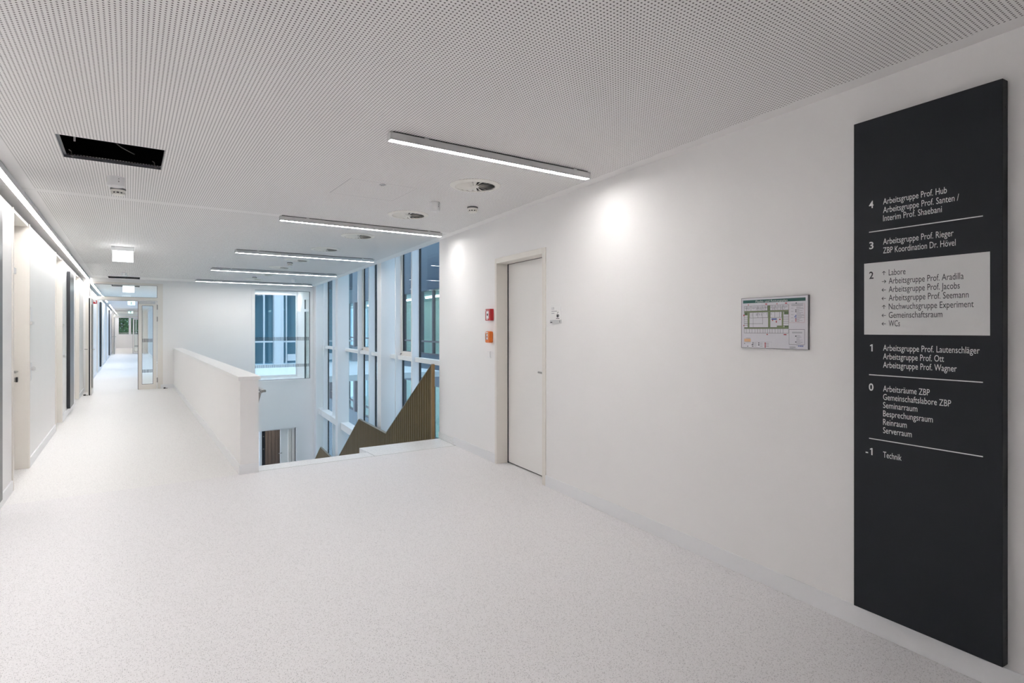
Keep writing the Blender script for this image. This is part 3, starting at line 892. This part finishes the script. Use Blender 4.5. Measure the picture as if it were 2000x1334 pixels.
def cyl_sensor(x, y, label, r=.055, hgt=.085, dots=True, ang=-1.2):
    t = thing('ceiling_speaker', label, 'ceiling sensor', (x, y, CEIL), ang)
    MB().lathe([(r, 0), (r, -hgt + .006), (r - .006, -hgt), (r * .62, -hgt)], 32).build('body', 'white', t, smooth=True)
    MB().lathe([(r * .62, -hgt), (r * .55, -hgt - .004), (.0001, -hgt - .005)], 24).build('lens', 'cap', t, smooth=True)
    if dots:
        for zz in (-.022, -.04, -.046):
            B(r - .002, r + .0006, -.003, .003, zz - .003, zz + .002).build('indicator', 'shadow_gap', t)
def smoke(x, y, label, r=.055):
    t = thing('smoke_detector', label, 'smoke detector', (x, y, CEIL), -1.3)
    MB().lathe([(r, 0), (r, -.012), (r * .93, -.014)], 32).build('base', 'shadow_gap', t, smooth=True)
    MB().lathe([(r * .96, -.010), (r * .93, -.030), (r * .82, -.034)], 32).build('body', 'cream', t, smooth=True)
    MB().lathe([(r * .78, -.030), (r * .78, -.044)], 32).build('slot', 'dark', t)
    MB().lathe([(r * .82, -.044), (r * .74, -.054), (.0001, -.056)], 32).build('cover', 'cream', t, smooth=True)
    bl = MB()
    for i in range(10):
        a = 2 * PI * i / 10; ca, sa = math.cos(a), math.sin(a)
        bl.tube((r * .8 * ca, r * .8 * sa, -.032), (r * .8 * ca, r * .8 * sa, -.046), .006, seg=6)
    bl.build('fin', 'cream', t)
cyl_sensor(-.09, 5.565, 'white cylinder sensor under the corridor ceiling behind the open hatch', .058, .078)
smoke(-.08, 6.02, 'cream smoke detector beside the corridor cylinder sensor', .058)
cyl_sensor(2.45, 4.95, 'white cylinder sensor between the two near air vents', .048, .085)
smoke(2.86, 4.93, 'cream smoke detector close to the door wall', .054)
smoke(2.46, 10.95, 'cream smoke detector over the stairs past the third light', .05)
smoke(2.45, 14.45, 'small smoke detector over the stairs before the longest light', .05)
cyl_sensor(3.35, 14.5, 'white cylinder sensor over the stairs close to the glazed front', .05, .08, False)
cyl_sensor(-.09, 14.95, 'small white cylinder sensor in front of the second open hatch', .05, .07, True)
smoke(-.05, 20.6, 'smoke detector beyond the transom of the glazed corridor door', .05)
lk = MB().lathe([(.026, 0), (.026, -.003), (.018, -.004), (.018, -.001), (.0001, -.001)], 20).build('hatch_lock', 'alu', smooth=True)
lk.location = (1.782, 4.59, CEIL)
tag(lk, 'small round metal lock on the closed ceiling hatch', 'lock')
sp = MB().lathe([(.0401, 0), (.04, -.012), (.03, -.02), (.0001, -.02)], 16).build('loudspeaker', 'shadow_gap', smooth=True)
sp.location = (2.62, 16.45, CEIL); tag(sp, 'small dark round fitting on the ceiling above the end wall', 'ceiling fitting')

# ---- open hatches: frame, plenum and hanging bits
hlab = ['open black ceiling hatch with metal frame near the lobby corridor', 'open ceiling hatch just before the glazed corridor door', 'open ceiling hatch beyond the glazed corridor door']
for i, (x0, x1, y0, y1) in enumerate(HATCHES):
    t = thing('ceiling_hatch', hlab[i], 'ceiling hatch', (x0, y0, CEIL), 0)
    lx, ly = x1 - x0, y1 - y0
    fr = MB(); e = .018; hf = .020
    fr.box(0, .004, 0, ly, .0, hf); fr.box(lx - .004, lx, 0, ly, .0, hf); fr.box(.004, lx - .004, 0, .004, .0, hf); fr.box(.004, lx - .004, ly - .004, ly, .0, hf)
    fr.box(.004, e, .004, ly - .004, .016, .020); fr.box(.004, lx - .004, ly - e, ly - .004, .016, .020)
    fr.build('frame', 'fleece' if i == 0 else 'plenum', t)  # far hatch frames coloured black, shade of the opening painted on
    p = MB(); a = .7; zt = .60
    p.quad((-a, -a, zt), (lx + a, -a, zt), (lx + a, ly + a, zt), (-a, ly + a, zt))
    for q in (((-a, -a), (lx + a, -a)), ((lx + a, -a), (lx + a, ly + a)), ((lx + a, ly + a), (-a, ly + a)), ((-a, ly + a), (-a, -a))):
        p.quad((*q[0], .032), (*q[1], .032), (*q[1], zt), (*q[0], zt))
    p.build('plenum', 'plenum', t)
    if i == 0:
        for xx in (.045, lx - .045):
            hk = MB(); hk.tube((xx, ly - .012, .012), (xx, ly - .012, .045), .003, seg=8); hk.tube((xx, ly - .012, .045), (xx - .014, ly - .016, .055), .003, seg=8); hk.tube((xx, ly - .012, .012), (xx + .012, ly - .016, .006), .003, seg=8)
            hk.build('hook', 'steel', t)
        rd = MB(); rd.tube((.08, .30, .05), (.08, .30, .6), .006, seg=8); rd.build('hanger_rod', 'alu', t)
        pts = [(.10, .45, .30), (.14, .42, .20), (.18, .44, .13), (.26, .46, .16), (.34, .47, .10), (.42, .5, .07)]
        cb = MB()
        for a_, b_ in zip(pts, pts[1:]): cb.tube(a_, b_, .004, seg=6)
        cb.build('cable', 'shadow_gap', t)

# ================================================================== THINGS ON THE STAIR-SIDE WALL
SG = thing('directory_sign', 'tall anthracite directory sign listing floors and research groups', 'sign', on_wall(2.946, .12), RW)
SW_, SH_, ST_ = .598, 2.402, .052
B(0, SW_, -ST_, -.004, 0, SH_).build('panel', 'anth', SG, bevel=.002)
B(.02, SW_ - .02, -.004, 0, .02, SH_ - .02).build('wall_mount', 'shadow_gap', SG)
def sx_(X): return X - 2.946
def sz_(Z): return Z - .12
YF_ = -ST_ - .0008
GF = B(sx_(2.997), sx_(3.502), -ST_ - .0005, -ST_ + .001, sz_(1.473), sz_(1.821)).build('grey_field', 'signgrey', SG)
for zz in (1.9725, 1.2775, .967):
    B(sx_(3.020), sx_(3.478), YF_, -ST_ + .001, sz_(zz) - .0022, sz_(zz) + .0022).build('rule', 'print_white', SG)
CAP = .0375
lines = [
    ('Arbeitsgruppe Prof. Hub', 3.085, 2.0955, .263, 0), ('Arbeitsgruppe Prof. Santen /', 3.085, 2.0545, .308, 0), ('Interim Prof. Shaebani', 3.085, 2.0155, .244, 0),
    ('Arbeitsgruppe Prof. Rieger', 3.085, 1.904, .288, 0), ('ZBP Koordination Dr. Hövel', 3.085, 1.8615, .296, 0),
    ('Labore', 3.110, 1.7545, .073, 1), ('Arbeitsgruppe Prof. Aradilla', 3.110, 1.7145, .300, 1), ('Arbeitsgruppe Prof. Jacobs', 3.110, 1.6745, .286, 1),
    ('Arbeitsgruppe Prof. Seemann', 3.110, 1.634, .318, 1), ('Nachwuchsgruppe Experiment', 3.110, 1.593, .336, 1), ('Gemeinschaftsraum', 3.110, 1.5525, .221, 1), ('WCs', 3.110, 1.513, .049, 1),
    ('Arbeitsgruppe Prof. Lautenschläger', 3.085, 1.3965, .382, 0), ('Arbeitsgruppe Prof. Ott', 3.085, 1.356, .252, 0), ('Arbeitsgruppe Prof. Wagner', 3.085, 1.3155, .300, 0),
    ('Arbeitsräume ZBP', 3.085, 1.202, .197, 0), ('Gemeinschaftslabore ZBP', 3.085, 1.162, .279, 0), ('Seminarraum', 3.085, 1.123, .147, 0),
    ('Besprechungsraum', 3.085, 1.083, .209, 0), ('Reinraum', 3.085, 1.0425, .103, 0), ('Serverraum', 3.085, 1.003, .124, 0), ('Technik', 3.085, .8865, .081, 0)]
for s, X, Z, wd, dk in lines:
    text('lettering', s, 'print_dark' if dk else 'print_white', GF if dk else SG, sx_(X), YF_, sz_(Z), .0415, wd, thin=True)
for s, X, Z, wd, dk in (('4', 3.020, 2.089, .021, 0), ('3', 3.021, 1.890, .020, 0), ('2', 3.021, 1.745, .020, 1), ('0', 3.019, 1.201, .022, 0), ('-', 3.004, .885, .012, 0)):
    text('floor_number', s, 'print_dark' if dk else 'print_white', GF if dk else SG, sx_(X), YF_, sz_(Z), .049, wd, bold=True)
def digit_one(X, Z):
    o = MB().prism_xz([(.0055, 0), (.0115, 0), (.0115, .0345), (.0065, .0345), (-.0015, .0285), (.0005, .0245), (.0055, .0275)], 0, .0004).build('floor_number', 'print_white', SG)
    o.location = (sx_(X), YF_, sz_(Z))
digit_one(3.0255, 1.3915); digit_one(3.025, .887)
def arrow(kind, Z):
    mb = MB(); c_ = .0026
    def seg(p, q):
        p, q = Vector(p), Vector(q); d_ = (q - p).normalized(); nn = Vector((-d_.y, d_.x)) * (c_ / 2)
        b = len(mb.v)
        for r in (p - nn, q - nn, q + nn, p + nn): mb.v.append((r.x, 0, r.y))
        mb.f.append((b, b + 1, b + 2, b + 3))
    L_ = .009
    if kind == 'up': seg((0, -L_), (0, L_)); seg((-.0075, .0015), (0, L_)); seg((.0075, .0015), (0, L_))
    if kind == 'right': seg((-L_, 0), (L_, 0)); seg((.0015, .0075), (L_, 0)); seg((.0015, -.0075), (L_, 0))
    if kind == 'left': seg((-L_, 0), (L_, 0)); seg((-.0015, .0075), (-L_, 0)); seg((-.0015, -.0075), (-L_, 0))
    o = mb.build('arrow', 'print_dark', GF); o.location = (sx_(3.0885), YF_, sz_(Z))
for k, Z in zip(('up', 'right', 'left', 'left', 'up', 'left', 'left'), (1.767, 1.727, 1.687, 1.646, 1.605, 1.565, 1.525)):
    arrow(k, Z)
for Z in (2.411, 1.864, 1.319, .775, .232):
    m_ = MB(); m_.tube((SW_ - .001, -.024, sz_(Z)), (SW_ + .0012, -.024, sz_(Z)), .006, seg=14); m_.build('screw', 'dark', SG)

# ---- escape plan
EP = thing('escape_plan', 'framed escape and rescue plan poster on the white wall', 'poster', on_wall(2.246, 1.386), RW)
PW, PHt = .433, .301
fr = MB(); e = .008
e = .0028
fr.box(0, PW, -.0125, 0, 0, e); fr.box(0, PW, -.0125, 0, PHt - e, PHt); fr.box(0, e, -.0125, 0, e, PHt - e); fr.box(PW - e, PW, -.0125, 0, e, PHt - e)
fr.build('frame', 'plan_frame', EP, bevel=.001)
B(.003, PW - .003, -.0118, -.001, .003, PHt - .003).build('sheet', 'plan_paper', EP)
def pl(rects, name, m, lvl):
    mb = MB(); yy = -.0118 - .0002 * lvl
    for (a, b_, c_, d_) in rects:
        x0, x1, z0, z1 = a * PW, b_ * PW, (1 - d_) * PHt, (1 - c_) * PHt
        mb.quad((x0, yy, z0), (x1, yy, z0), (x1, yy, z1), (x0, yy, z1))
    o = mb.build(name, m, EP)
    if len(rects) > 1: o['kind'] = 'stuff'
    return o
HD_ = pl([(.03, .965, .045, .105)], 'header', 'green', 1)
text('title', 'Flucht- und Rettungsplan', 'print_white', HD_, .235 * PW, -.0124, (1 - .097) * PHt, .0175, .48 * PW)
pl([(.05, .73, .262, .292), (.05, .73, .588, .615), (.105, .135, .292, .588), (.428, .462, .165, .588), (.632, .655, .262, .59), (.56, .66, .555, .59)], 'escape_route', 'plan_green', 1)
pl([(.42, .455, .165, .262), (.055, .103, .295, .345), (.665, .728, .295, .345), (.67, .728, .56, .588)], 'stair_core', 'plan_dkgreen', 1)
L_ = []
def hl(x0, x1, y): L_.append((x0, x1, y - .0028, y + .0028))
def vl(x, y0, y1): L_.append((x - .0019, x + .0019, y0, y1))
for y in (.165, .70): hl(.05, .73, y)
for x in (.05, .73): vl(x, .165, .70)
for x in (.09, .16, .27, .34, .385, .42, .455, .49, .535, .575, .61, .65): vl(x, .165, .262)
for x in (.14, .195, .27, .34, .425, .462, .53, .60, .63): vl(x, .292, .40)
for x in (.085, .135, .175, .225, .265, .305, .35, .385, .42, .455, .49, .535, .575, .61, .65): vl(x, .615, .70)
hl(.14, .425, .40); hl(.462, .63, .40); vl(.195, .40, .588); vl(.345, .40, .53); hl(.05, .345, .515); hl(.56, .63, .40)
for y in (.385, .425, .465, .50, .545): hl(.05, .105, y); hl(.655, .73, y + .01)
hl(.05, .73, .262); hl(.05, .43, .292); hl(.46, .73, .292); hl(.05, .56, .588); hl(.05, .73, .615)
pl(L_, 'plan_line', 'plan_line', 2)
tx = []
random.seed(3)
for x in [.06 + .0165 * i for i in range(40)]:
    if .415 < x < .46: continue
    tx.append((x, x + .0075, .185, .185 + .05 * random.random() + .015))
    if .15 < x < .62 and random.random() < .6: tx.append((x, x + .0075, .31, .31 + .05 * random.random() + .01))
for i in range(16): tx.append((.84, .84 + .04 + .07 * random.random(), .21 + i * .018, .216 + i * .018))
for i in range(5): tx.append((.765, .80, .23 + i * .06, .236 + i * .06))
for y in (.15, .17, .185): tx.append((.77, .93, y, y + .008))
for y in (.675, .69): tx.append((.78, .92, y, y + .008))
for i in range(12): tx.append((.84, .88 + .05 * random.random(), .735 + i * .017, .74 + i * .017))
for i in range(6): tx.append((.745, .80 + .05 * random.random(), .945 + i * .008, .949 + i * .008) if i < 5 else (.745, .80, .98, .984))
for x in (.205, .30, .395):
    for y in (.895, .925, .955): tx.append((x, x + .045, y, y + .008))
tx.append((.08, .15, .80, .808))
pl(tx, 'small_print', 'plan_grey', 3)
pl([(.735, .952, .155, .157), (.735, .952, .50, .503), (.735, .737, .155, .50), (.951, .953, .155, .50)], 'legend_border', 'plan_red', 2)
pl([(.735, .952, .625, .631), (.735, .952, .905, .911), (.735, .7385, .625, .91), (.949, .953, .625, .911)], 'legend_border', 'plan_line', 2)
pl([(.17, .48, .868, .870), (.48, .481, .868, .98), (.735, .736, .93, .99)], 'legend_border', 'plan_grey', 2)
rd = [(.385, .415, .125, .145), (.68, .71, .125, .145), (.555, .57, .13, .148), (.035, .055, .33, .36), (.49, .505, .44, .465), (.595, .615, .425, .45), (.545, .56, .46, .50), (.405, .425, .715, .735), (.66, .70, .715, .735), (.375, .395, .885, .91), (.375, .395, .92, .945), (.375, .395, .955, .98), (.825, .84, .43, .45), (.825, .84, .46, .48), (.11, .125, .13, .148), (.035, .05, .54, .56)]
pl(rd, 'red_symbol', 'plan_red', 3)
pl([(.48, .56, .415, .445), (.825, .84, .36, .38), (.81, .84, .385, .40), (.825, .84, .41, .425)], 'blue_label', 'plan_blue', 3)
pl([(.185, .2, .885, .91), (.17, .2, .92, .94), (.175, .2, .955, .97), (.275, .295, .885, .905), (.275, .295, .92, .945), (.825, .84, .26, .28), (.825, .84, .29, .31), (.83, .845, .13, .15), (.825, .84, .74, .765), (.825, .84, .85, .87), (.05, .06, .90, .92), (.10, .115, .955, .975)], 'dark_symbol', 'plan_line', 3)
pl([(.05, .155, .815, .875)], 'site_map', 'plan_peach', 2)
pl([(.865, .876, .922, .945), (.880, .884, .922, .945), (.888, .903, .922, .945), (.907, .917, .922, .945), (.921, .935, .922, .945)], 'logo', 'plan_blue', 4)

# ---- door sign of the tea kitchen
RS = thing('door_sign', 'white door sign with black cup symbol above grey strip', 'sign', on_wall(.100, 1.553), RW)
B(.004, .171, -.006, 0, .036, .180).build('plate', 'cap', RS, bevel=.001)
B(0, .177, -.012, 0, 0, .033).build('strip', 'alu', RS, bevel=.001)
text('room_number', '1.03', 'plan_grey', RS, .018, -.0066, .128, .034, .045)
bars_ = MB(); bars_.box(.018, .11, -.0066, -.006, .111, .116); bars_.box(.018, .068, -.0066, -.006, .092, .097); bars_.build('small_print', 'plan_grey', RS)['kind'] = 'stuff'
cpn = MB()
cpn.prism_xz([(.105, .082), (.105, .062), (.112, .055), (.130, .055), (.137, .062), (.137, .082)], -.007, -.006)
cpn.box(.098, .150, -.007, -.006, .043, .049)
cpn.prism_xz([(.137, .080), (.147, .080), (.150, .072), (.147, .063), (.137, .061), (.137, .065), (.144, .067), (.146, .072), (.144, .076), (.137, .076)], -.007, -.006)
cpn.prism_xz([(.116, .088), (.120, .088), (.124, .096), (.132, .101), (.132, .108), (.128, .108), (.127, .103), (.120, .098)], -.007, -.006)
cpn.build('cup_symbol', 'print_dark', RS)
bx = MB(); bx.box(.008, .040, -.0126, -.012, .006, .014); bx.box(.16, .166, -.0126, -.012, .006, .026); bx.build('strip_print', 'print_dark', RS)

# ---- alarm boxes and switch
FA = thing('fire_alarm', 'red fire alarm call box above the orange box', 'alarm box', on_wall(-1.207, 1.597), RW)
B(0, .127, -.044, 0, 0, .131).build('housing', 'red', FA, bevel=.004)
B(.028, .088, -.0450, -.044, .022, .105).build('window', 'white', FA)
m_ = MB(); m_.tube((.060, -.045, .066), (.060, -.047, .066), .014, seg=20); m_.box(.045, .075, -.0462, -.045, .063, .069); m_.build('button', 'dark', FA)
m_ = MB(); m_.box(.030, .066, -.0448, -.044, .009, .019); m_.build('label_strip', 'print_white', FA)
B(.008, .016, -.0448, -.044, .104, .124).build('flame_symbol', 'print_white', FA)
text('lettering', 'Feuerwehr', 'print_white', FA, .020, -.0446, .112, .014, .070)
OA = thing('smoke_vent_switch', 'orange smoke vent call box between red alarm and light switch', 'alarm box', on_wall(-1.204, 1.343), RW)
MB().prism_xz([(0, .012), (.010, .003), (.098, .003), (.108, .012), (.108, .119), (.098, .130), (.054, .134), (.010, .130), (0, .119)], -.046, 0).build('housing', 'orange', OA, bevel=.005)
B(.018, .070, -.0468, -.046, .036, .104).build('window', 'dark', OA)
B(.032, .070, -.0476, -.0468, .038, .102).build('instruction_card', 'print_white', OA)
B(.014, .070, -.0470, -.046, .110, .124).build('label_strip', 'print_white', OA)
m_ = MB(); m_.tube((.052, -.0476, .070), (.052, -.050, .070), .009, seg=16); m_.build('button', 'red', OA)
SW = thing('light_switch', 'small white light switch below the orange call box', 'switch', on_wall(-1.218, 1.171), RW)
B(0, .082, -.010, 0, 0, .080).build('plate', 'white', SW, bevel=.003)
B(.012, .070, -.014, -.010, .010, .070).build('rocker', 'cap', SW, bevel=.002)

# ================================================================== THINGS ON THE CORRIDOR WALL
def wall_panel(y0, y1, label):
    t = thing('wall_panel', label, 'sign panel', (XL, y0, .12), PI / 2)
    B(0, y1 - y0, -.052, -.004, 0, 2.38).build('panel', 'anth_gloss', t, bevel=.002)
    B(.02, y1 - y0 - .02, -.004, 0, .02, 2.36).build('wall_mount', 'shadow_gap', t)
wall_panel(5.5, 6.10, 'tall dark sign panel on the corridor wall next to the lobby')
wall_panel(12.43, 13.22, 'tall dark sign panel on the corridor wall before the glazed door')
wall_panel(25.6, 26.4, 'tall dark sign panel in the far corridor just beyond the glazed door')
wall_panel(36.5, 37.2, 'tall dark sign panel deep in the far corridor')

pl_lab = ['first recessed door', 'door before the dark panel', 'door beside the glazed door']
for i, (a, b_) in enumerate(RECESS[:3]):
    yy = b_ + .10
    t = thing('room_plate', 'slim white room plate with steel holder after the ' + pl_lab[i], 'sign', (XL, yy, 1.55), PI / 2)
    B(.0, .16, -.006, 0, .035, .19).build('plate', 'white', t, bevel=.001)
    B(.0, .165, -.020, 0, 0, .033).build('holder', 'chrome', t, bevel=.002)
    t = thing('wall_switch', 'round steel wall switch on white plate after the ' + pl_lab[i], 'switch', (XL, yy, .93), PI / 2)
    B(.02, .10, -.008, 0, 0, .20).build('plate', 'white', t, bevel=.002)
    k = MB(); k.tube((.06, -.008, .13), (.06, -.030, .13), .020, .026, 20); k.tube((.06, -.030, .13), (.06, -.042, .13), .026, .014, 20); k.build('knob', 'chrome', t, smooth=True)

# red flag sign by the glazed door
FS = thing('fire_flag_sign', 'small red and white fire sign projecting beside the glazed door', 'sign', (XL, 17.20, 2.12), 0)
B(.012, .16, 0, .004, .03, .05).build('bracket', 'white', FS)
B(0, .012, -.03, .03, .02, .06).build('wall_plate', 'white', FS)
B(.155, .245, -.003, .003, 0, .088).build('plate', 'red', FS)
m_ = MB(); m_.prism_xz([(.175, .060), (.190, .080), (.215, .078), (.232, .060), (.22, .045), (.235, .02), (.215, .015), (.205, .04), (.19, .045)], -.004, -.003); m_.build('pictogram', 'print_white', FS)

# ---- handrail on the balustrade
HR = thing('handrail', 'steel handrail with curved bracket inside the balustrade', 'handrail', (1.125, 6.44, 0), 0)
rl = MB()
SL = (-1.30) / 2.19
def barp(y0, z0, y1, z1):
    b = len(rl.v)
    for (yy, zz) in ((y0, z0), (y1, z1)):
        for (xx, dz) in ((.034, .0), (.039, .014), (.076, .014), (.081, .0), (.076, -.010), (.039, -.010)): rl.v.append((xx, yy, zz + dz))
    for i in range(6):
        j = (i + 1) % 6; rl.f.append((b + i, b + j, b + 6 + j, b + 6 + i))
    rl.f.append(tuple(b + i for i in range(6))); rl.f.append(tuple(b + 11 - i for i in range(6)))
barp(0, .840, .45, .84); barp(.45, .84, 2.74, .84 + SL * 2.29)
rl.build('rail', 'steel', HR)
for yb in (.03, 1.3, 2.4):
    zb = .840 if yb < .45 else .84 + SL * (yb - .45)
    k = MB(); pts = [(0.004, yb, zb - .155), (.006, yb, zb - .11), (.016, yb, zb - .06), (.026, yb, zb - .012), (.05, yb, zb - .004)]
    for (p, q, r0, r1) in zip(pts, pts[1:], (.006, .008, .012, .013), (.008, .012, .013, .011)): k.tube(p, q, r0, r1, 12)
    k.build('bracket', 'steel', HR, smooth=True)

# ---- door stops on the floor
for x, y, l in ((-.83, 15.93, 'small black door stop at the foot of the open glazed leaf'), (.74, 16.72, 'small black door stop beside the closed narrow leaf')):
    t = thing('door_stop', l, 'door stop', (x, y, 0), 0)
    MB().lathe([(.0001, .028), (.020, .028), (.024, .022), (.024, .0), (.0001, .0)], 20).build('rubber', 'dark', t, smooth=True)
    k = MB(); k.tube((.045, 0, 0), (.045, 0, .015), .018, seg=16); k.build('base', 'steel', t)
